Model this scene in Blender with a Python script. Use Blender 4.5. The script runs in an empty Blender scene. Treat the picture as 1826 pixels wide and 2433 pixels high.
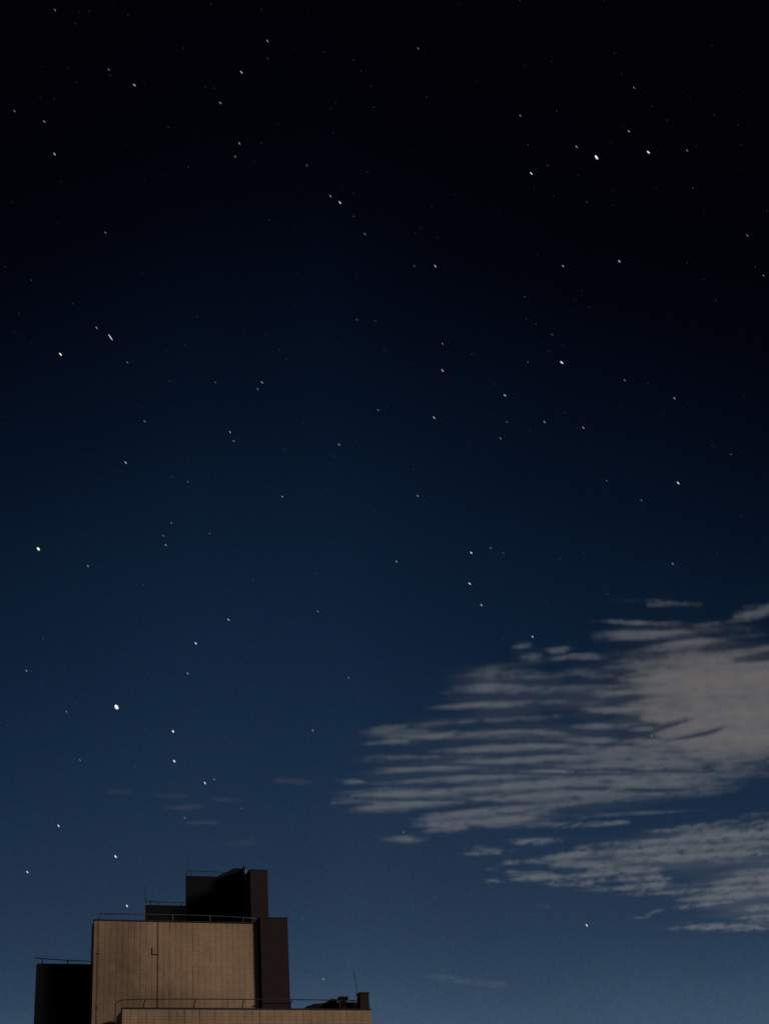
import bpy, bmesh, math, random
from mathutils import Vector, Matrix

S = bpy.context.scene
COL = S.collection

# ------------------------------------------------------------------ camera
PW, PH, FOC = 1826.0, 2433.0, 3703.0            # photograph size and focal length in its pixels
EYE = Vector((0, 0, 1.6))
CR = Vector((0.99721904, 0.03726296, -0.06454187))   # camera right / up / forward in the world
CU = Vector((0.07452638, -0.49860646, 0.86361879))
CF = Vector((0.0, 0.86602717, 0.49999693))
cam = bpy.data.cameras.new('camera')
cam.sensor_fit = 'VERTICAL'
cam.sensor_height = 24.0
cam.lens = 24.0 * FOC / PH
cam.clip_start, cam.clip_end = 0.1, 200000
camo = bpy.data.objects.new('camera', cam)
COL.objects.link(camo)
camo.matrix_world = Matrix(((CR.x, CU.x, -CF.x, EYE.x), (CR.y, CU.y, -CF.y, EYE.y),
                            (CR.z, CU.z, -CF.z, EYE.z), (0, 0, 0, 1)))
S.camera = camo

S.view_settings.view_transform = 'Standard'
S.view_settings.look = 'None'
S.view_settings.exposure = 0
S.view_settings.gamma = 1
S.cycles.volume_bounces = 2
S.cycles.volume_max_steps = 256
S.cycles.max_bounces = 5
S.cycles.transparent_max_bounces = 32

# building frame: origin under its left front corner, u along the front, w away from us
BO = Vector((-20.342, 97.909, 0))
BA = math.radians(19.7)
U = Vector((math.cos(BA), math.sin(BA), 0))
Wd = Vector((-math.sin(BA), math.cos(BA), 0))

def lin(c):
    c /= 255.0
    return c / 12.92 if c <= 0.04045 else ((c + 0.055) / 1.055) ** 2.4
def rgb(r, g, b): return (lin(r), lin(g), lin(b), 1)

# ------------------------------------------------------------------ node helper
class NT:
    def __init__(s, tree): s.t = tree; s.n = tree.nodes; s.l = tree.links
    def node(s, kind, **kw):
        n = s.n.new(kind)
        for k, v in kw.items(): setattr(n, k, v)
        return n
    def put(s, inp, v):
        if isinstance(v, bpy.types.NodeSocket): s.l.new(v, inp)
        elif v is not None: inp.default_value = v
    def m(s, op, a, b=None, c=None, clamp=False):
        n = s.node('ShaderNodeMath', operation=op, use_clamp=clamp)
        for i, v in enumerate((a, b, c)): s.put(n.inputs[i], v)
        return n.outputs[0]
    def v(s, op, a, b=None, out=0):
        n = s.node('ShaderNodeVectorMath', operation=op)
        s.put(n.inputs[0], a)
        if op == 'SCALE': s.put(n.inputs['Scale'], b)
        elif b is not None: s.put(n.inputs[1], b)
        return n.outputs[out]
    def dot(s, a, b): return s.v('DOT_PRODUCT', a, b, 1)
    def xyz(s, x, y, z):
        n = s.node('ShaderNodeCombineXYZ')
        for i, v in enumerate((x, y, z)): s.put(n.inputs[i], v)
        return n.outputs[0]
    def sep(s, vec):
        n = s.node('ShaderNodeSeparateXYZ'); s.put(n.inputs[0], vec); return n.outputs
    def noise(s, vec, scale, detail=3, rough=0.55, col=False, dist=0.0):
        n = s.node('ShaderNodeTexNoise')
        s.put(n.inputs['Vector'], vec); s.put(n.inputs['Scale'], scale)
        n.inputs['Detail'].default_value = detail; n.inputs['Roughness'].default_value = rough
        n.inputs['Distortion'].default_value = dist
        return n.outputs['Color' if col else 'Fac']
    def white(s, vec, dims='3D'):
        n = s.node('ShaderNodeTexWhiteNoise', noise_dimensions=dims)
        s.put(n.inputs['W' if dims == '1D' else 'Vector'], vec); return n.outputs['Value']
    def ss(s, x, lo, hi, a=0.0, b=1.0):
        n = s.node('ShaderNodeMapRange', interpolation_type='SMOOTHSTEP')
        s.put(n.inputs[0], x)
        for i, v in enumerate((lo, hi, a, b)): s.put(n.inputs[i + 1], v)
        return n.outputs[0]
    def mix(s, f, a, b, mode='MIX'):
        n = s.node('ShaderNodeMix', data_type='RGBA', blend_type=mode)
        s.put(n.inputs[0], f); s.put(n.inputs[6], a); s.put(n.inputs[7], b)
        return n.outputs[2]
    def ramp(s, f, stops):
        n = s.node('ShaderNodeValToRGB')
        e = n.color_ramp.elements
        while len(e) < len(stops): e.new(0.5)
        for el, (p, c) in zip(e, stops): el.position = p; el.color = c
        s.put(n.inputs[0], f); return n.outputs[0]

# ------------------------------------------------------------------ night sky
world = bpy.data.worlds.new('World'); S.world = world
world.use_nodes = True
world.node_tree.nodes.clear()
T = NT(world.node_tree)
dirv = T.v('NORMALIZE', T.node('ShaderNodeTexCoord').outputs['Generated'])
dx, dy, dz = T.sep(dirv)
elev = T.m('MULTIPLY', T.m('ARCSINE', dz), 57.29578)
azim = T.m('MULTIPLY', T.m('ARCTAN2', dx, dy), 57.29578)          # degrees right of the view
mott = T.m('SUBTRACT', T.noise(dirv, 5.0, 3, 0.5), 0.5)
right = T.m('MAXIMUM', T.m('ADD', azim, 2.0), 0.0)
left = T.m('MAXIMUM', T.m('SUBTRACT', -8.0, azim), 0.0)
shift = T.m('ADD', T.m('MULTIPLY', right, 0.40), T.m('MULTIPLY', left, 0.34))
shift = T.m('MULTIPLY', shift, T.ss(elev, 11.0, 24.0, 0.15, 1.0))
eff = T.m('ADD', T.m('ADD', elev, shift), T.m('MULTIPLY', mott, 3.0))
SKY = [(0, 2, 2, 7), (260, 2, 3, 9), (450, 2, 5, 14), (650, 4, 11, 25), (850, 6, 18, 35), (1100, 11, 27, 46),
       (1300, 15, 33, 55), (1500, 20, 39, 62), (1700, 27, 46, 69), (1850, 33, 51, 74), (2000, 39, 58, 81),
       (2100, 47, 67, 89), (2212, 59, 80, 102)]
stops = []
for y, r, g, b in SKY:
    el = 30 - math.degrees(math.atan((y - 1106) / 3366.0))
    stops.append((el / 60.0, rgb(r, g, b)))
stops = sorted(stops)
stops.insert(0, (0.0, rgb(104, 112, 122)))
skyc = T.ramp(T.m('DIVIDE', eff, 60.0), stops)
# unresolved stars: the faint dust of the star field
vor = T.node('ShaderNodeTexVoronoi'); T.put(vor.inputs['Vector'], dirv); vor.inputs['Scale'].default_value = 190
pick = T.m('POWER', T.white(vor.outputs['Position']), 9.0)
spark = T.m('MULTIPLY', T.ss(vor.outputs['Distance'], 0.02, 0.085, 1, 0), pick)
skyc = T.mix(1.0, skyc, T.mix(T.m('MULTIPLY', spark, 0.07), (0, 0, 0, 1), (0.8, 0.9, 1.2, 1)), 'ADD')
# fine grain put into the sky colour
gr = T.v('SUBTRACT', T.noise(dirv, 620.0, 1, 0.5, True), (0.5, 0.5, 0.5))
skyc = T.v('MULTIPLY', skyc, T.v('ADD', (1, 1, 1), T.v('SCALE', gr, 0.5)))
bg = T.node('ShaderNodeBackground'); T.put(bg.inputs['Color'], skyc); bg.inputs['Strength'].default_value = 1.0
T.l.new(bg.outputs[0], T.node('ShaderNodeOutputWorld').inputs['Surface'])

# ------------------------------------------------------------------ low warm sun lamp standing for the city's glow
TH, SE = math.radians(62), math.radians(19)
sd = (-Wd * math.cos(TH) + U * math.sin(TH)) * math.cos(SE) + Vector((0, 0, math.sin(SE)))
sun = bpy.data.lights.new('sun', 'SUN')
sun.energy = 2.75; sun.angle = math.radians(10); sun.color = (1.0, 0.93, 0.86)
suno = bpy.data.objects.new('sun', sun); COL.objects.link(suno)
suno.rotation_euler = sd.to_track_quat('Z', 'Y').to_euler()
suno.location = sd * 60

# ------------------------------------------------------------------ object helpers
def link(name, mesh, mats, parent=None):
    o = bpy.data.objects.new(name, mesh); COL.objects.link(o)
    for mt in (mats if isinstance(mats, (list, tuple)) else [mats]): mesh.materials.append(mt)
    if parent: o.parent = parent
    return o
def tag(o, label=None, cat=None, group=None, kind=None):
    for k, v in (('label', label), ('category', cat), ('group', group), ('kind', kind)):
        if v: o[k] = v
    return o
def empty(name, loc, rz=0.0):
    o = bpy.data.objects.new(name, None); COL.objects.link(o)
    o.location = loc; o.rotation_euler.z = rz; o.empty_display_size = 0.5
    return o
def mesh_of(bm, name, smooth=False):
    bmesh.ops.recalc_face_normals(bm, faces=bm.faces)
    me = bpy.data.meshes.new(name); bm.to_mesh(me); bm.free()
    if smooth:
        for p in me.polygons: p.use_smooth = True
    return me
def box(bm, a, b, bevel=0.0, top=None):
    vs = [bm.verts.new((x, y, z)) for z in (a[2], b[2]) for x, y in ((a[0], a[1]), (b[0], a[1]), (b[0], b[1]), (a[0], b[1]))]
    fs = [bm.faces.new([vs[i] for i in q]) for q in ((3, 2, 1, 0), (4, 5, 6, 7), (0, 1, 5, 4), (1, 2, 6, 5), (2, 3, 7, 6), (3, 0, 4, 7))]
    if bevel:
        es = list({e for f in fs for e in f.edges})
        bmesh.ops.bevel(bm, geom=es, offset=bevel, segments=2, affect='EDGES', profile=0.6)
def prism(bm, pts, w0, w1, rake=0.0):
    """outline in the (u, z) plane given a depth from w0 to w1; rake slants the left side wall"""
    mid = (min(p[0] for p in pts) + max(p[0] for p in pts)) / 2
    A = [bm.verts.new((u, w0, z)) for u, z in pts]
    B = [bm.verts.new((u + (rake * (w1 - w0) if u < mid else 0), w1, z)) for u, z in pts]
    n = len(pts)
    bm.faces.new(A); bm.faces.new(B[::-1])
    for i in range(n): bm.faces.new((A[i], B[i], B[(i + 1) % n], A[(i + 1) % n]))
def tube(bm, pts, r, seg=8, r1=None):
    pts = [Vector(p) for p in pts]; rings = []
    for i, p in enumerate(pts):
        d = (pts[min(i + 1, len(pts) - 1)] - pts[max(i - 1, 0)]).normalized()
        a = d.orthogonal().normalized(); b = d.cross(a)
        if rings and a.dot(la) < 0: a, b = -a, -b
        la = a
        rr = r if r1 is None else r + (r1 - r) * i / (len(pts) - 1)
        ref = Vector((0, 1, 0)) if abs(d.y) < 0.9 else Vector((1, 0, 0))
        a = (ref - d * ref.dot(d)).normalized(); b = d.cross(a)
        rings.append([bm.verts.new(p + (a * math.cos(2 * math.pi * k / seg) + b * math.sin(2 * math.pi * k / seg)) * rr) for k in range(seg)])
    for q, s in zip(rings, rings[1:]):
        for k in range(seg): bm.faces.new((q[k], q[(k + 1) % seg], s[(k + 1) % seg], s[k]))
    bm.faces.new(rings[0][::-1]); bm.faces.new(rings[-1])
def bend(a, b, c, n=6):
    a, b, c = Vector(a), Vector(b), Vector(c)
    return [(a * (1 - t) ** 2 + b * 2 * t * (1 - t) + c * t * t) for t in [i / n for i in range(n + 1)]]

# ------------------------------------------------------------------ surface materials
def new_mat(name):
    m = bpy.data.materials.new(name); m.use_nodes = True; m.node_tree.nodes.clear()
    t = NT(m.node_tree); out = t.node('ShaderNodeOutputMaterial'); p = t.node('ShaderNodeBsdfPrincipled')
    t.l.new(p.outputs[0], out.inputs[0]); return m, t, p
def plain(name, c, rough=0.8, var=0.25, scale=2.0, metal=0.0):
    m, t, p = new_mat(name)
    oc = t.node('ShaderNodeTexCoord').outputs['Object']
    n = t.noise(oc, scale, 5, 0.6)
    f = t.m('MULTIPLY_ADD', n, var * 2, 1 - var)
    t.put(p.inputs['Base Color'], t.v('SCALE', (c[0], c[1], c[2]), f))
    p.inputs['Specular IOR Level'].default_value = 0.15
    p.inputs['Roughness'].default_value = rough; p.inputs['Metallic'].default_value = metal
    bp = t.node('ShaderNodeBump'); bp.inputs['Strength'].default_value = 0.25; bp.inputs['Distance'].default_value = 0.02
    t.put(bp.inputs['Height'], t.noise(oc, scale * 12, 3)); t.l.new(bp.outputs[0], p.inputs['Normal'])
    return m
def tiles(name, c, du, dzv, seed, shade_patches=()):
    """glazed wall tiles, each course and column with its own grimy joints"""
    m, t, p = new_mat(name)
    oc = t.node('ShaderNodeTexCoord').outputs['Object']
    wob = t.m('MULTIPLY', t.m('SUBTRACT', t.noise(oc, 0.9, 2), 0.5), 0.05)
    x, y, z = t.sep(oc)
    un = t.m('ADD', t.m('ADD', x, y), wob)
    cu = t.m('DIVIDE', t.m('ADD', un, seed * 0.37), du)
    iu = t.m('FLOOR', cu); fu = t.m('SUBTRACT', cu, iu)
    ju = t.m('ABSOLUTE', t.m('SUBTRACT', fu, 0.5))                     # 0.5 at a joint
    cz = t.m('DIVIDE', z, dzv); iz = t.m('FLOOR', cz); fz = t.m('SUBTRACT', cz, iz)
    jz = t.m('ABSOLUTE', t.m('SUBTRACT', fz, 0.5))
    ru = t.white(t.m('FLOOR', t.m('ADD', t.m('ADD', cu, 0.5), seed)), '1D')     # one number for each vertical joint
    rs = t.m('POWER', ru, 2.0)
    brk = t.ss(t.noise(t.xyz(t.m('MULTIPLY', x, 2.0), 0.0, t.m('MULTIPLY', z, 0.55)), 2.0, 5, 0.7), 0.36, 0.6, 0.25, 1.0)
    fine = t.ss(t.noise(t.xyz(x, 0.0, z), 9.0, 3, 0.6), 0.3, 0.65, 0.45, 1.0)
    vline = t.m('MULTIPLY', t.ss(ju, 0.37, 0.46), t.m('MULTIPLY', t.m('MULTIPLY', brk, fine), t.m('MULTIPLY_ADD', rs, 0.50, 0.58)))
    hz = t.m('MULTIPLY', t.white(t.m('FLOOR', t.m('ADD', t.m('ADD', cz, 0.5), seed)), '1D'), t.ss(t.noise(oc, 3.2, 4, 0.7), 0.40, 0.62))
    hline = t.m('MULTIPLY', t.ss(jz, 0.34, 0.46), t.m('MULTIPLY_ADD', hz, 0.45, 0.20))
    grime = t.m('MAXIMUM', vline, hline)
    one = t.white(t.xyz(iu, iz, seed))
    tone = t.m('MULTIPLY_ADD', one, 0.11, 0.945)
    stain_shade = t.m('MULTIPLY_ADD', t.noise(t.xyz(x, y, t.m('MULTIPLY', z, 0.45)), 0.33, 6, 0.62), 1.5, 0.22)
    for su, sz, ra, rb, am in shade_patches:        # light falloff on the wall, painted as torn-edged dark patches
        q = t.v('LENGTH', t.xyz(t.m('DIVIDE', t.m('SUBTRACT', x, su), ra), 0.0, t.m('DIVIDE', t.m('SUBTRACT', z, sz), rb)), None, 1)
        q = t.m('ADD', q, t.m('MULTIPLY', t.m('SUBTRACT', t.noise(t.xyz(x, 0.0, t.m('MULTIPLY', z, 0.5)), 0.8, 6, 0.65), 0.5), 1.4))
        stain_shade = t.m('MULTIPLY', stain_shade, t.ss(q, 0.25, 1.25, am, 1.0))
    base = t.v('SCALE', (c[0], c[1], c[2]), t.m('MULTIPLY', tone, stain_shade))
    col = t.mix(t.m('MULTIPLY', grime, 0.92, None, True), base, (0.020, 0.014, 0.010, 1))
    t.put(p.inputs['Base Color'], col)
    p.inputs['Roughness'].default_value = 0.62
    p.inputs['Specular IOR Level'].default_value = 0.25
    bp = t.node('ShaderNodeBump'); bp.inputs['Strength'].default_value = 0.35; bp.inputs['Distance'].default_value = 0.01
    t.put(bp.inputs['Height'], t.m('SUBTRACT', 1.0, grime)); t.l.new(bp.outputs[0], p.inputs['Normal'])
    return m
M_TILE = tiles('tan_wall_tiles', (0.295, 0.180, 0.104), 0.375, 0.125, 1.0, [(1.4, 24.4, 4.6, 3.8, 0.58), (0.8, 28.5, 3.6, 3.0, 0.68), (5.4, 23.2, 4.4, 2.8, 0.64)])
M_TILE2 = tiles('tan_wall_tiles_wide', (0.255, 0.156, 0.087), 0.47, 0.19, 5.0)
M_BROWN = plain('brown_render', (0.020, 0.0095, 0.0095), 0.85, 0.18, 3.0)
M_DARK = plain('shade_dark_render', (0.004, 0.0038, 0.0038), 0.95, 0.2, 1.5)  # shade of the unlit set-back walls is put into this near-black colour
M_CAP = plain('dark_coping', (0.022, 0.018, 0.017), 0.9, 0.3, 3.0)
M_ROOF = plain('roof_felt', (0.03, 0.029, 0.028), 0.95, 0.3, 1.0)
M_IRON = plain('dark_iron', (0.028, 0.027, 0.028), 0.7, 0.3, 6.0)
M_GALV = plain('galvanised_iron', (0.06, 0.06, 0.063), 0.6, 0.4, 5.0)
M_PIPE = plain('pale_pipe', (0.30, 0.29, 0.28), 0.6, 0.6, 2.2)
M_GROUND = plain('ground_asphalt', (0.05, 0.05, 0.05), 0.95, 0.3, 0.15)

# ------------------------------------------------------------------ ground
bm = bmesh.new()
bmesh.ops.create_circle(bm, cap_ends=True, radius=60000, segments=96)
tag(link('ground', mesh_of(bm, 'ground'), M_GROUND), kind='structure')

# ------------------------------------------------------------------ the building
B = empty('apartment_building', BO, BA)
tag(B, 'tan tiled high-rise with stepped black roof blocks and brown shafts at lower left', 'building')
def part(name, boxes, mat, parent=B, bevel=0.0):
    bm = bmesh.new()
    for a, b in boxes: box(bm, a, b, bevel)
    return link(name, mesh_of(bm, name), mat, parent)

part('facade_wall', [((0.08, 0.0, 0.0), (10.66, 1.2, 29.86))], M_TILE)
part('parapet_coping', [((0.05, -0.03, 29.86), (10.69, 0.25, 29.95))], M_CAP)
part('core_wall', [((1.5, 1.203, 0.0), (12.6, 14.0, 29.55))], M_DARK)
part('joint_panel', [((10.663, 0.35, 0.0), (10.797, 1.2, 29.9))], M_DARK)
part('lower_block', [((1.55, -2.5, 0.0), (17.31, -0.26, 23.81)), ((12.72, -0.26, 0.0), (17.31, 12.0, 23.808))], M_TILE2)
part('lower_coping', [((1.52, -2.53, 23.81), (17.34, -2.2, 23.89))], M_CAP)
bm = bmesh.new()
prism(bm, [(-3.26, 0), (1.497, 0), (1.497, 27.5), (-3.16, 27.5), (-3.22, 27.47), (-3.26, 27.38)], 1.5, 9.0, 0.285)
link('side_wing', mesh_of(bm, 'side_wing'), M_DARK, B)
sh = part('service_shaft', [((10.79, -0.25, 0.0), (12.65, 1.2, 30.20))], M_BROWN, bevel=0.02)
part('shaft_coping', [((10.76, -0.28, 30.203), (12.69, 1.2, 30.26))], M_CAP, sh)
part('shaft_ledge', [((10.77, -0.31, 24.74), (12.68, -0.253, 24.83))], M_CAP, sh)
bm = bmesh.new()
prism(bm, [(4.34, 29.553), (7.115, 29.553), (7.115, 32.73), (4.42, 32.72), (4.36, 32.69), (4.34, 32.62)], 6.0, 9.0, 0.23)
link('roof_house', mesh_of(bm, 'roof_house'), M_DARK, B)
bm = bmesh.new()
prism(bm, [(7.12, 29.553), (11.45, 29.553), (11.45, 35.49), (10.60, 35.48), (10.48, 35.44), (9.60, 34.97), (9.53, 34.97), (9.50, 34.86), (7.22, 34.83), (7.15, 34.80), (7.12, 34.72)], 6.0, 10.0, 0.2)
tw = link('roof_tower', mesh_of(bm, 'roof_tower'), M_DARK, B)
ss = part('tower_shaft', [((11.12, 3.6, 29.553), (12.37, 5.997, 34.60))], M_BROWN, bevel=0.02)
part('tower_coping', [((11.09, 3.57, 34.603), (12.40, 5.997, 34.67))], M_CAP, ss)
part('pilaster', [((11.0, 4.9, 29.553), (11.117, 5.997, 35.3))], M_CAP, ss)
bm = bmesh.new()
tube(bm, [(11.04, 4.5, 34.95), (11.03, 4.5, 34.62), (11.05, 4.5, 34.3), (11.06, 4.5, 33.9), (11.06, 4.5, 29.56)], 0.035)
link('drain_pipe', mesh_of(bm, 'drain_pipe', True), M_PIPE, B)
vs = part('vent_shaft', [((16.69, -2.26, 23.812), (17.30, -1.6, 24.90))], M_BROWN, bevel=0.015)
part('vent_cap', [((16.65, -2.30, 24.902), (17.34, -1.56, 24.98))], M_CAP, vs)
part('inner_parapet', [((15.55, -1.2, 23.813), (17.2, -0.95, 24.60))], M_DARK)

def railing(name, rail, posts, r, mat, w, rods=()):
    bm = bmesh.new(); tube(bm, rail, r)
    o = link(name, mesh_of(bm, name, True), mat, B)
    for pts in posts:
        bm = bmesh.new(); tube(bm, pts, r * 1.25)
        link('post', mesh_of(bm, 'post', True), mat, o)
    for pts in rods:
        bm = bmesh.new(); tube(bm, pts, r * 1.15, 8, r * 0.7)
        link('lightning_rod', mesh_of(bm, 'rod', True), mat, o)
    return o
def lean(u, w, z0, z1, d=0.14):
    return bend((u - d, w, z0), (u - d * 0.85, w, z1 - 0.06), (u, w, z1))
R = 0.027
# main roof edge
w = 0.15
rl = railing('roof_railing', [(0.40, w, 30.33), (2.84, w, 30.38), (5.11, w, 30.385), (7.55, w, 30.38), (9.76, w, 30.31), (10.6, w, 30.27)],
        [[(0.41, w, 29.9), (0.40, w, 30.33)]] + [lean(u, w, 29.9, z) for u, z in ((0.66, 30.33), (2.84, 30.38))] +
        [[(u, w, 29.9), (u, w, z)] for u, z in ((5.11, 30.38), (7.55, 30.38), (9.76, 30.31))], R, M_GALV, w)
# lower block edge
w = -2.35
corner = bend((1.16, w, 24.0), (1.20, w, 24.34), (1.65, w, 24.38))
railing('lower_railing', [(1.16, w, 20.0), (1.16, w, 22.0)] + corner + [(3.03, w, 24.44), (6.14, w, 24.46), (9.18, w, 24.47), (12.25, w, 24.47), (15.6, w, 24.44), (16.25, w, 24.42)],
        [lean(u, w, 23.86, z, 0.17) for u, z in ((3.03, 24.44), (6.14, 24.46), (9.18, 24.47), (12.25, 24.47))] + [[(15.3, w, 23.86), (15.3, w, 24.44)]],
        R * 1.2, M_IRON, w, [[(16.0, w, 24.42), (16.30, w, 24.42)] + bend((16.36, w, 24.44), (16.50, w, 24.46), (16.50, w, 24.70)) + [(16.46, w, 25.3), (16.36, w, 26.26)]])
# wing
w = 1.65
railing('wing_railing', [(-3.36, w, 27.89), (-2.88, w, 27.84), (-1.31, w, 27.76), (0.05, w, 27.72)],
        [[(u, w, 27.45), (u, w, z)] for u, z in ((-2.88, 27.84), (-1.31, 27.76))], R, M_IRON, w)
# roof house
w = 6.1
railing('house_railing', [(4.37, w, 33.0), (5.3, w, 32.98), (7.1, w, 32.975)],
        [[(u, w, 32.7), (u, w, 32.98)] for u in (5.28, 6.85)] + [[(4.74, w, 32.7), (4.74, w, 33.08)]], R, M_IRON, w,
        [bend((4.60, w, 32.99), (4.34, w, 32.98), (4.33, w, 33.3)) + [(4.33, w, 34.16)]])
# tower
railing('tower_railing', bend((7.19, w, 34.75), (7.17, w, 35.22), (7.36, w, 35.23)) + [(8.5, w, 35.21), (9.3, w, 35.215), (10.05, w, 35.21)],
        [[(7.55, w, 34.8), (7.55, w, 35.21)], lean(9.80, w, 34.98, 35.21, 0.10)], R, M_IRON, w)
# wires down the main wall with their clamps
for u, z0, z1, r in ((4.155, 23.4, 29.95, 0.011), (0.36, 23.4, 29.95, 0.009)):
    bm = bmesh.new(); tube(bm, [(u, -0.03, z0), (u + 0.01, -0.03, (z0 + z1) / 2), (u, -0.045, z1)], r)
    cw = link('conductor_wire', mesh_of(bm, 'conductor_wire', True), M_IRON, B)
    for z in (27.78, 24.45):
        if u > 1 and z < 25: continue
        a, b = (u - 0.38, u + 0.02) if u > 1 else (u - 0.07, u + 0.10)
        part('clamp', [((a, -0.04, z - 0.022), (b, -0.004, z + 0.022))], M_IRON, cw)
bm = bmesh.new(); tube(bm, [(3.785, -0.025, 27.75), (3.785, -0.025, 28.2)], 0.016)
link('wire_stub', mesh_of(bm, 'wire_stub', True), M_IRON, B)

# loose things on the roofs
def place(o): o.parent = None; o.matrix_world = Matrix.Translation(BO) @ Matrix.Rotation(BA, 4, 'Z'); return o
random.seed(4)
bm = bmesh.new()
prism(bm, [(13.2, 23.812), (15.4, 23.812), (15.36, 24.70), (15.05, 24.73), (14.85, 24.66), (14.66, 24.49), (14.42, 24.40), (13.78, 24.41), (13.70, 24.30), (13.35, 24.26)], -1.6, -0.7)
bmesh.ops.bevel(bm, geom=list(bm.edges), offset=0.03, segments=2, affect='EDGES')
tag(place(link('roof_equipment', mesh_of(bm, 'roof_equipment'), M_DARK)), 'low black sloping heap of equipment on the lower roof beside the tall brown shaft', 'roof equipment')
t = empty('water_tank', BO + U * 15.65 + Wd * -1.9 + Vector((0, 0, 23.81)), BA)
tag(t, 'small black flat topped tank on the lower roof just left of the bent rod', 'tank')
part('tank_body', [((-0.2, -0.22, 0.002), (0.2, 0.22, 0.74))], M_DARK, t, 0.02)
part('tank_lid', [((-0.29, -0.3, 0.743), (0.29, 0.3, 0.92))], M_DARK, t, 0.02)
t = empty('roof_hatch', BO + U * 11.98 + Wd * 0.7 + Vector((0, 0, 30.26)), BA)
tag(t, 'thin dark hatch lid lying on top of the tall brown shaft', 'hatch')
part('hatch_curb', [((-0.24, -0.25, 0.002), (0.24, 0.25, 0.06))], M_CAP, t)
part('hatch_lid', [((-0.29, -0.3, 0.062), (0.29, 0.3, 0.12))], M_CAP, t, 0.012)
t = empty('roof_box', BO + U * 10.95 + Wd * 1.6 + Vector((0, 0, 29.55)), BA)
tag(t, 'small dark box behind the top left corner of the tall brown shaft', 'box')
part('box_body', [((-0.35, -0.3, 0.002), (0.25, 0.3, 1.06))], M_CAP, t, 0.02)
part('box_lid', [((-0.20, -0.34, 1.062), (0.33, 0.34, 1.14))], M_CAP, t, 0.02)
def antenna(u, w, z, h, du, r, label):
    o = empty('antenna', BO + U * u + Wd * w + Vector((0, 0, z)), BA)
    tag(o, label, 'antenna', 'whip antennas on the roof tower')
    bm = bmesh.new(); tube(bm, [(0, 0, 0), (0, 0, 0.3)], r * 2.2)
    link('base', mesh_of(bm, 'antenna_base', True), M_IRON, o)
    bm = bmesh.new(); tube(bm, [(0, 0, 0.3), (du * 0.45, 0, h * 0.55), (du, 0, h)], r, 6, r * 0.5)
    link('whip', mesh_of(bm, 'antenna_whip', True), M_IRON, o)
    return o
antenna(7.33, 6.5, 34.83, 2.5, 0.22, 0.011, 'long hair-thin whip antenna leaning right above the black tower left corner')
antenna(11.36, 6.5, 35.48, 1.25, 0.03, 0.016, 'short upright antenna above the drain pipe beside the brown tower shaft')

# ------------------------------------------------------------------ picture point -> direction
def ray(x, y):
    d = CR * (x - PW / 2) - CU * (y - PH / 2) + CF * FOC
    return d.normalized()

# ------------------------------------------------------------------ clouds: a thin layer of real vapour, three kilometres up
LAYER, THICK = 3000.0, 26.0
def lay(x, y):
    r = ray(x, y); t = (LAYER - EYE.z) / r.z
    return Vector((r.x * t, r.y * t))
def K(X, Y): return 760 + X * 0.64217, 1380 + Y * 0.64217       # crop used for measuring
def D(X, Y): return X * 1.1, Y * 1.1
def ellipse(conv, cx, cy, a, b, slope=0.0, wgt=1.0):
    c = math.sqrt(1 + slope * slope)
    p = lay(*conv(cx, cy)); va = lay(*conv(cx + a / c, cy + a * slope / c)) - p
    vb = lay(*conv(cx - b * slope / c, cy + b / c)) - p
    det = va.x * vb.y - va.y * vb.x
    return (p, (vb.y / det, -vb.x / det), (-va.y / det, va.x / det), wgt)
def field(t, P, els):
    best = None
    for p, r0, r1, wg in els:
        s = t.m('ADD', t.dot(P, (r0[0], r0[1], 0)), -(r0[0] * p.x + r0[1] * p.y))
        q = t.m('ADD', t.dot(P, (r1[0], r1[1], 0)), -(r1[0] * p.x + r1[1] * p.y))
        r2 = t.m('SQRT', t.m('MULTIPLY_ADD', q, q, t.m('MULTIPLY', s, s)))
        val = t.m('MULTIPLY_ADD', r2, -wg, wg)
        best = val if best is None else t.m('MAXIMUM', best, val)
    return best
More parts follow.
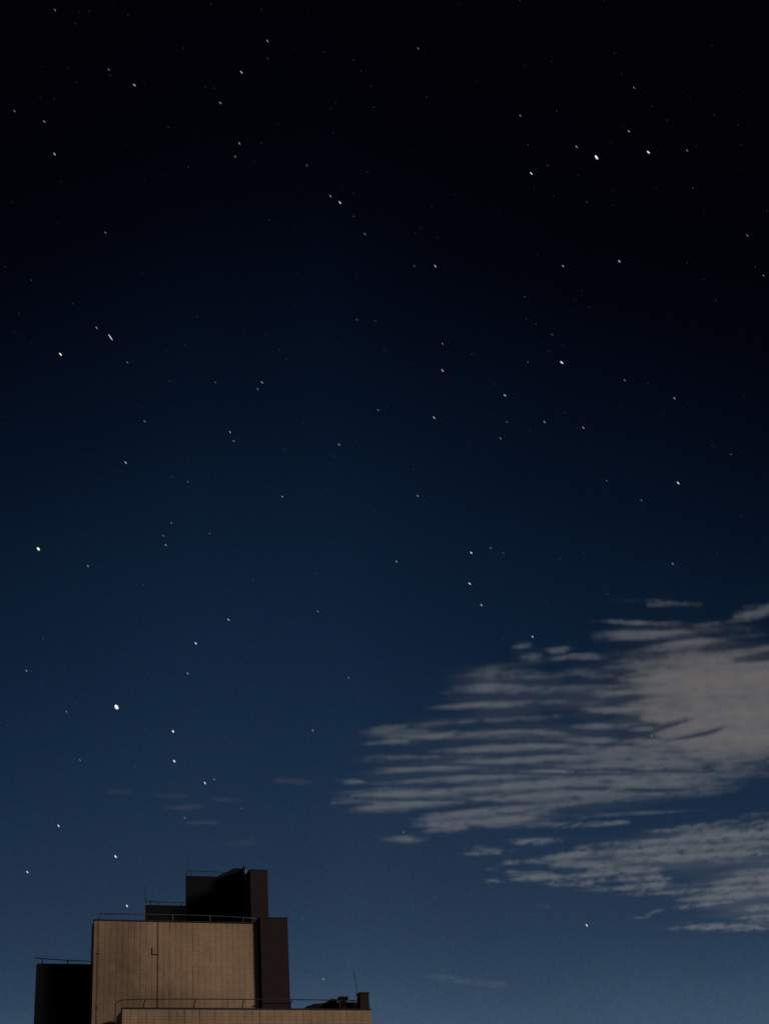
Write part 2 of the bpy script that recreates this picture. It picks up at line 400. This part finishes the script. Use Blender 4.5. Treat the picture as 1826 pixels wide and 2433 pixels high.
def vapour(name, els, lanes=(), dens=0.05, ripple=0.0, rough=1.0, step=0.03, col=(0.85, 0.93, 1.0), lo=0.0, hi=1.5, rip_els=(), calm=(), veil=0.0, tear=700.0, cell=0.42, grain=2.1, holes=0.95, haze=()):
    m = bpy.data.materials.new(name); m.use_nodes = True; m.node_tree.nodes.clear()
    t = NT(m.node_tree); out = t.node('ShaderNodeOutputMaterial')
    pos = t.node('ShaderNodeTexCoord').outputs['Object']
    x, y, z = t.sep(pos)
    flat = t.xyz(x, y, 0.0)
    wv = t.v('SUBTRACT', t.noise(flat, 1 / 300.0, 5, 0.62, True), (0.5, 0.5, 0.5))
    comb = t.m('SUBTRACT', t.noise(t.v('MULTIPLY', flat, (0.12, 1.0, 1.0)), 1 / 120.0, 3, 0.6), 0.5)      # streaks end at uneven lengths
    P = t.v('ADD', flat, t.v('ADD', t.v('MULTIPLY', wv, (260.0, 110.0, 0.0)), t.xyz(t.m('MULTIPLY', comb, tear), 0.0, 0.0)))
    fld = field(t, P, els)
    val = t.m('MINIMUM', t.m('MULTIPLY_ADD', fld, 1.9, 0.0), 1.0)
    n1 = t.m('SUBTRACT', t.noise(t.v('MULTIPLY', flat, (0.8, 1.0, 1.0)), 1 / 105.0, 8, 0.70), 0.5)
    n2 = t.m('SUBTRACT', t.noise(t.v('MULTIPLY', flat, (0.30, 1.0, 1.0)), 1 / 300.0, 4, 0.6), 0.5)
    val = t.m('ADD', val, t.m('MULTIPLY', n1, grain * rough))
    val = t.m('ADD', val, t.m('MULTIPLY', n2, 1.2 * rough))
    pit = t.ss(t.noise(t.v('MULTIPLY', flat, (cell, 1.0, 1.0)), 1 / 62.0, 5, 0.62), 0.50, 0.68)
    if calm:
        still = t.ss(field(t, P, calm), -0.25, 0.6)
        pit = t.m('MULTIPLY', pit, t.m('SUBTRACT', 1.0, still))
    val = t.m('SUBTRACT', val, t.m('MULTIPLY', pit, holes * rough))
    if ripple:
        ph = t.m('MULTIPLY_ADD', t.noise(t.v('MULTIPLY', flat, (0.35, 1.0, 1.0)), 1 / 700.0, 2, 0.5), 5.0, t.m('MULTIPLY', y, 2 * math.pi / 200.0))
        rp = t.m('MULTIPLY', t.m('SUBTRACT', t.m('SINE', ph), 0.25), ripple)
        msk = t.m('MAXIMUM', t.m('MINIMUM', t.m('MULTIPLY', field(t, flat, rip_els), 2.0), 1.0), 0.0)
        val = t.m('ADD', val, t.m('MULTIPLY', rp, msk))
    if lanes:
        PL = t.v('ADD', flat, t.v('MULTIPLY', wv, (300.0, 75.0, 0.0)))
        ln = t.m('MAXIMUM', t.m('MULTIPLY_ADD', field(t, PL, lanes), 1.3, 0.6), 0.0)
        val = t.m('SUBTRACT', val, t.m('MINIMUM', ln, 1.25))
    core = t.m('MULTIPLY', t.ss(val, lo, hi), t.ss(fld, -0.18, 0.2))
    if veil:      # thin vapour that fills the gaps between the ripples
        thin = t.m('MULTIPLY_ADD', n2, 1.9, t.m('MINIMUM', t.m('MULTIPLY', field(t, P, haze) if haze else fld, 1.6), 0.8))
        core = t.m('ADD', core, t.m('MULTIPLY', t.ss(thin, -0.1, 0.9), veil))
    prof = t.m('MAXIMUM', t.m('SUBTRACT', 1.0, t.m('POWER', t.m('DIVIDE', t.m('SUBTRACT', z, LAYER), THICK / 2), 2.0)), 0.0)
    d = t.m('MULTIPLY', t.m('MULTIPLY', core, prof), dens)
    tone = (*col, 1)
    if calm:      # deep part of the bank is thicker; warm city light put into its tone
        d = t.m('MULTIPLY', d, t.m('MULTIPLY_ADD', still, 0.42, 0.62))
        tone = t.mix(still, tone, (1.0, 0.985, 0.98, 1))
    pv = t.node('ShaderNodeVolumePrincipled')
    t.put(pv.inputs['Color'], tone)
    t.put(pv.inputs['Density'], d)
    t.l.new(pv.outputs[0], out.inputs['Volume'])
    m.cycles.volume_step_rate = step
    return m
def slab(name, outline, mat):
    """closed body of the layer over an outline"""
    pts = [lay(*p) for p in outline]
    c = sum(pts, Vector((0, 0))) / len(pts)
    bm = bmesh.new()
    A = [bm.verts.new((p.x, p.y, LAYER - THICK / 2)) for p in pts]
    Bv = [bm.verts.new((p.x, p.y, LAYER + THICK / 2)) for p in pts]
    f0 = bm.faces.new(A); f1 = bm.faces.new(Bv)
    n = len(pts)
    for i in range(n): bm.faces.new((A[i], Bv[i], Bv[(i + 1) % n], A[(i + 1) % n]))
    bmesh.ops.triangulate(bm, faces=[f0, f1])
    return link(name, mesh_of(bm, name), mat)

big = [(1200, 872, 280, 24, -0.04, 0.65), (900, 905, 200, 16, 0.0, 0.5), (980, 440, 250, 115, 0.0, 0.8), (640, 875, 270, 52), (1500, 480, 560, 275), (900, 700, 740, 190), (700, 420, 270, 112), (330, 800, 290, 62), (470, 895, 140, 50),
       (310, 955, 90, 22, 0.0, 0.6), (340, 575, 185, 45), (1200, 200, 240, 22, -0.03), (1380, 235, 260, 38, -0.06), (880, 258, 75, 14),
       (960, 285, 130, 13, -0.05), (1570, 125, 210, 26, -0.25), (1250, 85, 170, 9, 0.08, 0.75), (720, 245, 75, 9, 0.0, 0.8), (760, 285, 90, 22, 0.0, 0.6),
       (1150, 155, 120, 9, 0.05), (90, 745, 70, 9)]
lanes = [(880, 375, 180, 17, 0.0), (820, 434, 340, 16, -0.01), (690, 490, 190, 18, -0.06), (1010, 500, 200, 19, 0.16), (720, 540, 190, 11, 0.02), (1010, 562, 220, 14, 0.08),
         (1240, 550, 120, 13, -0.3), (720, 598, 330, 9, 0.02), (1390, 570, 80, 8, -0.25), (600, 640, 320, 8, 0.0), (440, 682, 250, 9, 0.0), (760, 715, 420, 6, 0.0),
         (300, 760, 200, 8, 0.0), (330, 810, 260, 6, 0.03), (1080, 700, 300, 6, 0.02), (1250, 830, 300, 20, -0.05), 
         (1200, 775, 90, 8, 0.0), (1000, 770, 60, 7, 0.0), (1560, 230, 150, 18, -0.1), (1640, 280, 120, 20, -0.15), (1200, 235, 190, 8, -0.12), (900, 315, 180, 9, -0.05)]
rips = [(560, 640, 620, 300), (1000, 480, 260, 130)]
els = [ellipse(K, *e) for e in big]; lns = [ellipse(K, e[0], e[1], e[2] * 1.12, e[3] * 0.86, *e[4:]) for e in lanes]; rpe = [ellipse(K, *e) for e in rips]
M_BANK = vapour('bank_vapour', els, lns, 0.021, 0.55, 0.95, grain=1.8, holes=0.9, lo=-0.10, hi=1.75, rip_els=rpe, calm=[ellipse(K, 1580, 450, 560, 230)], veil=0.12)
outl = [(0, 735), (60, 690), (120, 600), (150, 530), (300, 490), (380, 400), (430, 300), (600, 220), (760, 215), (960, 170), (1020, 120), (1080, 60), (1420, 55),
        (1480, 75), (1640, 40), (2050, -40), (2200, 250), (2150, 760), (1700, 800), (1420, 850), (1000, 875), (800, 930), (560, 975), (400, 1000), (200, 985), (190, 900), (60, 860), (20, 790)]
tag(slab('cloud_bank', [K(*p) for p in outl], M_BANK), 'largest cloud, big grey-brown rippled bank with ragged left tips at right', 'cloud', 'clouds')
low = [(1350, 905, 300, 26, -0.12, 0.6), (1600, 860, 260, 26, -0.1, 0.45), (800, 965, 140, 16, 0.0, 0.6), (850, 1090, 170, 36), (1180, 1080, 100, 30), (930, 1010, 130, 26, -0.2), (1450, 1000, 420, 50, -0.1), (1480, 1180, 200, 34, -0.15), (560, 1010, 60, 12), (700, 1060, 60, 30), (1400, 975, 520, 72, -0.10), (1010, 1070, 300, 48, 0.06), (620, 1000, 125, 24, 0.0, 0.6), (1250, 1110, 95, 48), (1640, 1130, 300, 62, -0.15), (1520, 1280, 280, 22, 0.0, 0.8),
       (1700, 1215, 200, 60, -0.1), (1080, 900, 260, 24, 0.0, 0.6), (1150, 1130, 330, 40, 0.08, 0.8), (1600, 1120, 330, 60, -0.1), (1800, 960, 320, 110), (1215, 1232, 95, 8, -0.3, 0.6), (650, 1112, 55, 10, 0.0, 0.5), (830, 1205, 60, 6, 0.1, 0.4)]
lane2 = [(1400, 1085, 95, 34, 0.0), (1130, 945, 160, 13, 0.0), (1420, 868, 420, 20, -0.16), (1500, 1240, 220, 9, -0.1), (1080, 1120, 50, 14), (900, 1075, 60, 14), (1600, 1190, 200, 8, -0.12), (760, 1060, 110, 12)]
M_LOW = vapour('low_vapour', [ellipse(K, *e) for e in low], [ellipse(K, *e) for e in lane2], 0.0138, 0.3, 1.25, lo=-0.05, hi=1.8, veil=0.16, tear=260.0, cell=0.7, grain=2.4, haze=[ellipse(K, 1350, 1010, 520, 105, -0.08), ellipse(K, 1700, 1140, 380, 150)], rip_els=[ellipse(K, 1300, 1080, 700, 300)])
outl = [(470, 1010), (560, 975), (700, 945), (850, 900), (1000, 880), (1420, 855), (1700, 805), (2150, 765), (2300, 1000), (2250, 1340), (1560, 1335), (1230, 1300),
        (1080, 1260), (780, 1230), (560, 1150), (560, 1090), (480, 1040)]
tag(slab('cloud_bank', [K(*p) for p in outl], M_LOW), 'lower patchy blue-grey cloud with a hole, hanging below the largest cloud', 'cloud', 'clouds')

wisps = [('D', 640, 1688, 48, 9, 0.03, 1.0, 'tiny faint wisp between the left tip of the largest cloud and the roof wisps'),
         ('D', 397, 1743, 42, 8, 0.0, 0.9, 'small lens-shaped wisp above two close stars over the black tower'),
         ('D', 438, 1777, 44, 5, 0.03, 1.0, 'thin flat bright wisp just right of two close stars over the black tower'),
         ('D', 372, 1718, 44, 6, 0.0, 0.6, 'faint thin streak of cloud directly above the small lens-shaped wisp'),
         ('D', 492, 1726, 50, 6, 0.05, 0.6, 'faint thin streak of cloud right of the small lens-shaped wisp'),
         ('D', 258, 1709, 42, 7, 0.08, 0.45, 'leftmost of the faint wisps of cloud over the building'),
         ('D', 525, 1822, 48, 9, -0.12, 0.4, 'dim wisp closest above the roof of the black tower'),
         ('D', 962, 2113, 60, 11, 0.16, 0.6, 'left half of the low faint streak above the small brown vent box side'),
         ('D', 1045, 2125, 75, 10, 0.06, 0.75, 'right half of the low faint streak near the bottom of the sky')]
for _, x, y, a, b, sl, wt, lb in wisps:
    m = vapour('wisp_vapour', [ellipse(D, x, y, a, b, sl)], (), 0.0025 * wt, 0, 0.6, step=0.3, lo=-0.2, hi=1.8, tear=60.0)
    c = math.sqrt(1 + sl * sl); o = []
    for k in range(24):
        q = 2 * math.pi * k / 24; s1, s2 = 1.25 * a * math.cos(q), 1.6 * b * math.sin(q)
        o.append(D(x + (s1 - s2 * sl) / c, y + (s1 * sl + s2) / c))
    tag(slab('cloud_wisp', o, m), lb, 'cloud', 'faint cloud wisps')

# ------------------------------------------------------------------ stars
STARS = {
 (0, 0): [(358,65,3),(581,73,2),(491,153,2),(830,97,2),(1367,28,2),(731,40,1.2),(706,451,3),(710,487,2),(498,532,2),(872,551,4),(1191,312,2),(1564,468,4),(1428,667,3.5),(1330,561,2),(1387,571,2),(95,720,3),(288,788,3.5),(355,999,4),(1092,826,2),(1552,930,3.5),(1524,1015,3),(1650,1047,2),(1220,1081,2),(683,1508,3),(771,285,1.2),(1075,1133,1.2),(1409,1346,1.3),(372,1447,1.2),(209,1336,1.2)],
 (1, 0): [(72,266,3.5),(74,380,2.4),(438,337,2),(629,391,2),(676,458,2),(1047,314,3.2),(1102,632,2),(514,672,1.5),(479,704,2),(146,803,1.5),(33,926,2),(327,1072,2.5),(718,1112,2),(563,1211,1.3),(625,1249,1.6),(479,1271,3.3),(541,1313,4.3),(629,1402,2.1),(141,1444,1.3),(254,1472,1.3),(702,1517,3),(1060,1475,2),(1281,1260,1.5),(1560,1377,1.3),(1562,1467,1.3)],
 (2, 0): [(783,568,3),(254,399,1.5),(77,427,1.5),(703,481,1.5),(900,687,2),(998,778,2),(47,750,3),(283,719,2),(749,851,3.3),(712,818,1.5),(1301,746,2),(1453,807,2),(411,952,3.4),(633,925,1.5),(540,1020,5),(876,987,4.4),(1127,975,3),(1187,947,1.5),(118,1124,4.2),(227,1072,2.2),(419,1135,1.6),(1166,1218,2.1),(648,1232,1.5),(478,1310,2.3),(643,1329,1.5),(1645,1367,2),(1518,1526,3),(768,1170,1.2),(425,226,1.2)],
 (0, 1): [(205,156,2.3),(126,371,2),(106,501,1.5),(627,463,3.5),(717,525,4.6),(771,549,1.5),(393,635,4.4),(826,687,3),(863,682,1.5),(1197,574,2),(1278,392,2),(1100,809,2),(1397,817,2.8),(973,890,1.5),(643,1010,1.5),(938,1069,3.2),(1491,1139,3.5),(1515,1197,3),(815,1337,3.8),(1013,1394,1.5),(1218,1302,1.5),(1357,1324,1.5),(1218,1460,2.5),(922,112,1.5),(820,293,1.2),(1577,297,1.2),(1586,481,1.2),(1590,1095,1.2)],
 (1, 1): [(1022,63,2.6),(1158,64,3.8),(268,113,1.5),(653,118,1.5),(248,317,1.5),(651,410,2.8),(771,418,2.1),(1205,566,3),(829,610,1.8),(519,624,1.5),(153,606,1.8),(192,667,1.8),(993,699,1.5),(1403,628,1.5),(1205,740,3.7),(37,817,3.5),(9,861,3),(1541,827,2),(1608,901,3.7),(1084,867,1.2),(789,997,3.1),(1150,1046,3.7),(1621,1074,2.8),(1580,1180,3.1),(645,993,1.2),(400,1149,1.5),(264,1152,1.2),(535,1220,3.3),(183,1253,1.8),(514,1296,1.9),(1018,1381,2),(142,1424,1.5),(683,1437,1.5),(168,1558,3.5),(1045,1553,3.5),(766,1642,2)],
 (2, 1): [(323,63,3.3),(688,32,3.8),(1567,69,1.8),(1621,125,3),(445,223,1.5),(76,262,2.4),(402,283,1.5),(1314,287,2),(86,407,2),(253,507,2.5),(191,566,1.6),(235,618,2),(97,686,2.5),(315,688,4.4),(722,803,3),(871,825,1.8),(1044,920,3.3),(1498,912,1.5),(337,1013,2),(204,1073,3.5),(455,1111,3.5),(110,1130,1.8),(1294,1227,2),(1410,1283,2.6),(787,1308,1.3),(605,1454,2.5),(1069,1469,4.1),(195,1458,1.4),(830,1581,2.9),(840,1611,1.5)],
 (0, 2): [(250,235,4.9),(535,132,2),(1111,67,3.1),(1059,150,3.2),(1075,210,3.3),(1359,135,2.8),(571,346,3.4),(931,466,2.1),(870,533,1.5),(1481,694,4.0),(1498,503,1.9),(1643,434,2.1),(1580,739,1.8),(280,818,2.2),(698,879,1.8),(1269,847,4.2),(1212,879,1.6),(1558,808,1.4),(173,1025,3.5),(206,1028,2.1),(1217,1042,3.5),(731,1038,1.8),(1111,961,1.4),(756,1260,5.5),(432,1289,3.2),(493,1238,2.3),(52,1378,2.2),(1122,1418,4.5),(1350,1321,1.9),(1438,1311,1.3),(1262,1322,1.3),(520,1604,2.9),(1130,1611,4.4),(650,1518,1.2),(1630,22,1.5)],
 (1, 2): [(1391,260,4.3),(1516,229,3.1),(1597,261,2.5),(907,317,3.4),(1000,324,1.4),(1380,460,4.2),(1456,599,3.7),(398,641,3.1),(598,1070,3.1),(1096,1004,1.6),(1113,1077,1.8),(1152,1224,1.9),(365,1412,3.4),(258,1448,2.4),(155,1112,1.7),(68,1125,1.5),(1595,820,1.8),(782,820,1.3),(1365,1272,1.8),(1275,1634,2)],
 (2, 2): [(1477,20,2),(1034,332,3.5),(302,303,1.8),(772,288,1.4),(610,527,2.3),(218,571,1.9),(126,804,3.9),(880,742,2),(895,1447,3.4),(520,937,1.4),(3,869,2.2)],
 (0, 3): [(487,58,2),(1328,91,4.3),(1389,68,2.9),(381,369,4.3),(750,568,4.4),(179,668,4.3),(824,888,4.2),(1197,317,3.1),(1189,286,2.4),(1564,254,2.6),(801,258,1.6),(1375,506,2.1),(1117,298,1.4),(1367,215,1.4),(5,721,2),(254,436,1.3)],
 (1, 3): [(954,411,3.1),(454,632,2.1),(434,692,1.8),(299,970,2.7),(577,967,2.1),(433,1362,3.5),(451,1296,1.5),(968,779,1.9),(124,420,1.5)],
 (2, 3): [(477,1013,4.1)],
}
pts = []
for (cx, cy), lst in STARS.items():
    for X, Y, c in lst: pts.append((cx * 609 + X / 2.7277, cy * 609 + Y / 2.7277, c))
ANCH = {  # bright stars a viewer can find by themselves: (cell, position) -> (label, short name)
 (0,2,756): ('biggest and brightest star, white dot at left well above the tiled building', 'the brightest star'),
 (0,2,250): ('second brightest star on the left side, near the left edge at mid height', 'the big star by the left edge'),
 (2,0,540): ('largest star in the upper right, big white dot in near-black sky', 'the big star at upper right'),
 (2,0,876): ('bright star to the right of the big star at upper right', 'the bright star near the upper right'),
 (2,0,118): ('bright star down and left of the big star at upper right', 'the bright star towards top right'),
 (0,1,717): ('longest brightest dash in the left sky, a stretched white star', 'the long dash star at left'),
 (0,1,393): ('bright star down and left of the long dash star at left', 'the star below the dash'),
 (0,0,872): ('brightest star of the dark top left corner', 'the brightest star top left'),
 (0,0,1564): ('brightest star near the top just left of centre', 'the brightest star near top centre'),
 (0,0,355): ('bright star by the left edge below the dark top left corner', 'the bright star at upper left edge'),
 (1,0,541): ('bright white star at upper centre with a dimmer companion up and left', 'the bright star at upper centre'),
 (1,1,1158): ('bright star in the middle of the dark sky, right of a dim companion', 'the bright star above the middle'),
 (1,1,1205): ('brightest star at the centre of the photo', 'the bright star at the centre'),
 (2,1,315): ('bright star right of centre at one third height of the picture', 'the bright star right of centre'),
 (2,1,1069): ('bright star near the right edge well above the clouds', 'the star far above the clouds'),
 (1,2,1391): ('upper of two bright stars above the left part of the largest cloud', 'the upper star of the bright pair'),
 (1,2,1380): ('lower of two bright stars above the left part of the largest cloud', 'the lower star of the bright pair'),
 (0,2,1122): ('bright star right of and below the brightest star', 'the bright star right of the brightest'),
 (0,2,1269): ('bright star high above the black tower, right of and above the brightest star', 'the star high above the tower'),
 (0,2,1130): ('bright star below the one that sits right of the brightest star', 'the bright star well above the tower'),
 (0,3,1328): ('bright star above the roof wisps with a dim star at its upper right', 'the bright star above the roof wisps'),
 (0,3,381): ('highest of three bright stars left of the roof tower', 'the highest star left of the tower'),
 (0,3,750): ('bright star left of the roof tower, lower right of the highest of the three', 'the middle star left of the tower'),
 (0,3,179): ('lowest and leftmost bright star left of the roof tower', 'the leftmost star beside the tower'),
 (0,3,824): ('bright star nearest above the tan main roof and its railing', 'the star just above the main roof'),
 (2,3,477): ('bright star below the lower cloud in the clear blue at right', 'the star below the clouds'),
 (1,3,433): ('bright star above the lower roof railing right of the brown shaft', 'the star above the lower railing'),
 (2,2,895): ('bright star shining through the right half of the largest cloud', 'the star inside the largest cloud'),
 (2,2,126): ('bright star close above the upper edge of the largest cloud', 'the bright star on the cloud top'),
}
anch = []
for (cx, cy), lst in STARS.items():
    for X, Y, c in lst:
        if (cx, cy, X) in ANCH and not any(a[3] == (cx, cy, X) for a in anch):
            anch.append((cx * 609 + X / 2.7277, cy * 609 + Y / 2.7277, ANCH[(cx, cy, X)], (cx, cy, X)))
DIRS = ['right of', 'below right of', 'below', 'below left of', 'left of', 'above left of', 'above', 'above right of']
ORD = ['nearest', 'second nearest', 'third nearest', 'fourth nearest', 'fifth nearest', 'sixth nearest', 'seventh nearest', 'eighth nearest', 'ninth nearest', 'tenth nearest', 'eleventh nearest', 'twelfth nearest']
DIST = 20000.0
PX = DIST / FOC
def star_mat(name, c, e):
    m = bpy.data.materials.new(name); m.use_nodes = True; m.node_tree.nodes.clear()
    t = NT(m.node_tree); out = t.node('ShaderNodeOutputMaterial'); em = t.node('ShaderNodeEmission')
    em.inputs[0].default_value = (*c, 1); em.inputs[1].default_value = e * 0.88
    t.l.new(em.outputs[0], out.inputs[0]); m.cycles.emission_sampling = 'NONE'; return m
CLS = [(1.2, 2.9, 1.3, 0.020), (1.5, 3.2, 1.4, 0.030), (1.9, 3.6, 1.5, 0.048), (2.2, 3.9, 1.6, 0.075), (2.6, 4.4, 1.7, 0.14), (3.1, 4.9, 1.8, 0.25), (3.45, 5.3, 2.0, 0.38),
       (3.8, 5.6, 2.4, 0.58), (4.2, 6.0, 2.9, 0.85), (4.45, 6.5, 3.6, 1.0), (4.6, 13.0, 2.4, 0.8), (4.9, 8.4, 5.4, 1.1), (5.5, 11.0, 8.2, 1.2)]     # grade, length and width in photo pixels, brightness
TINT = [(0.72, 0.82, 1.15), (0.92, 0.95, 1.05), (1.08, 0.97, 0.86)]
meshes = {}
def star_mesh(c, tint):
    i = min(range(len(CLS)), key=lambda k: abs(CLS[k][0] - c))
    if (i, tint) not in meshes:
        _, ln, wd, e = CLS[i]
        bm = bmesh.new(); bmesh.ops.create_icosphere(bm, subdivisions=2, radius=1.0)
        for v in bm.verts: v.co = Vector((v.co.x * wd, v.co.y * wd, v.co.z * ln)) * (PX / 2)
        me = mesh_of(bm, 'star', True); me.materials.append(star_mat('starlight', TINT[tint], e)); meshes[(i, tint)] = me
    return meshes[(i, tint)]
random.seed(11)
rank = {}
info = []
for x, y, c in pts:
    a = min(anch, key=lambda q: (q[0] - x) ** 2 + (q[1] - y) ** 2)
    d = math.hypot(a[0] - x, a[1] - y)
    k = int(round(math.degrees(math.atan2(y - a[1], x - a[0])) / 45)) % 8
    info.append((d, a, k)); rank.setdefault((a[3], k), []).append(d)
for (x, y, c), (d, a, k) in zip(pts, info):
    tint = 2 if (c > 2.5 and random.random() < 0.3) else (0 if c < 2.3 or random.random() < 0.2 else 1)
    o = bpy.data.objects.new('star', star_mesh(c, tint)); COL.objects.link(o)
    r = ray(x, y); o.location = EYE + r * DIST
    ang = math.radians(50 + random.uniform(-7, 7) + (6 if y > 1500 else 0))
    tr = (CR * math.cos(ang) - CU * math.sin(ang)); tr = (tr - r * tr.dot(r)).normalized()
    o.rotation_euler = tr.to_track_quat('Z', 'Y').to_euler()
    if d < 0.5: lb = a[2][0]
    else:
        n = sorted(rank[(a[3], k)]).index(d)
        kind = 'bright' if c >= 3.6 else 'clear' if c >= 3.0 else 'dim' if c >= 2.2 else 'faint'
        lb = '%s star, %s %s %s' % (kind, ORD[min(n, 11)], DIRS[k], a[2][1])
    o.scale = (0.85, 0.85, 1.32) if y < 1150 else (0.92, 0.92, 1.08)
    tag(o, lb, 'star', 'stars in the night sky')
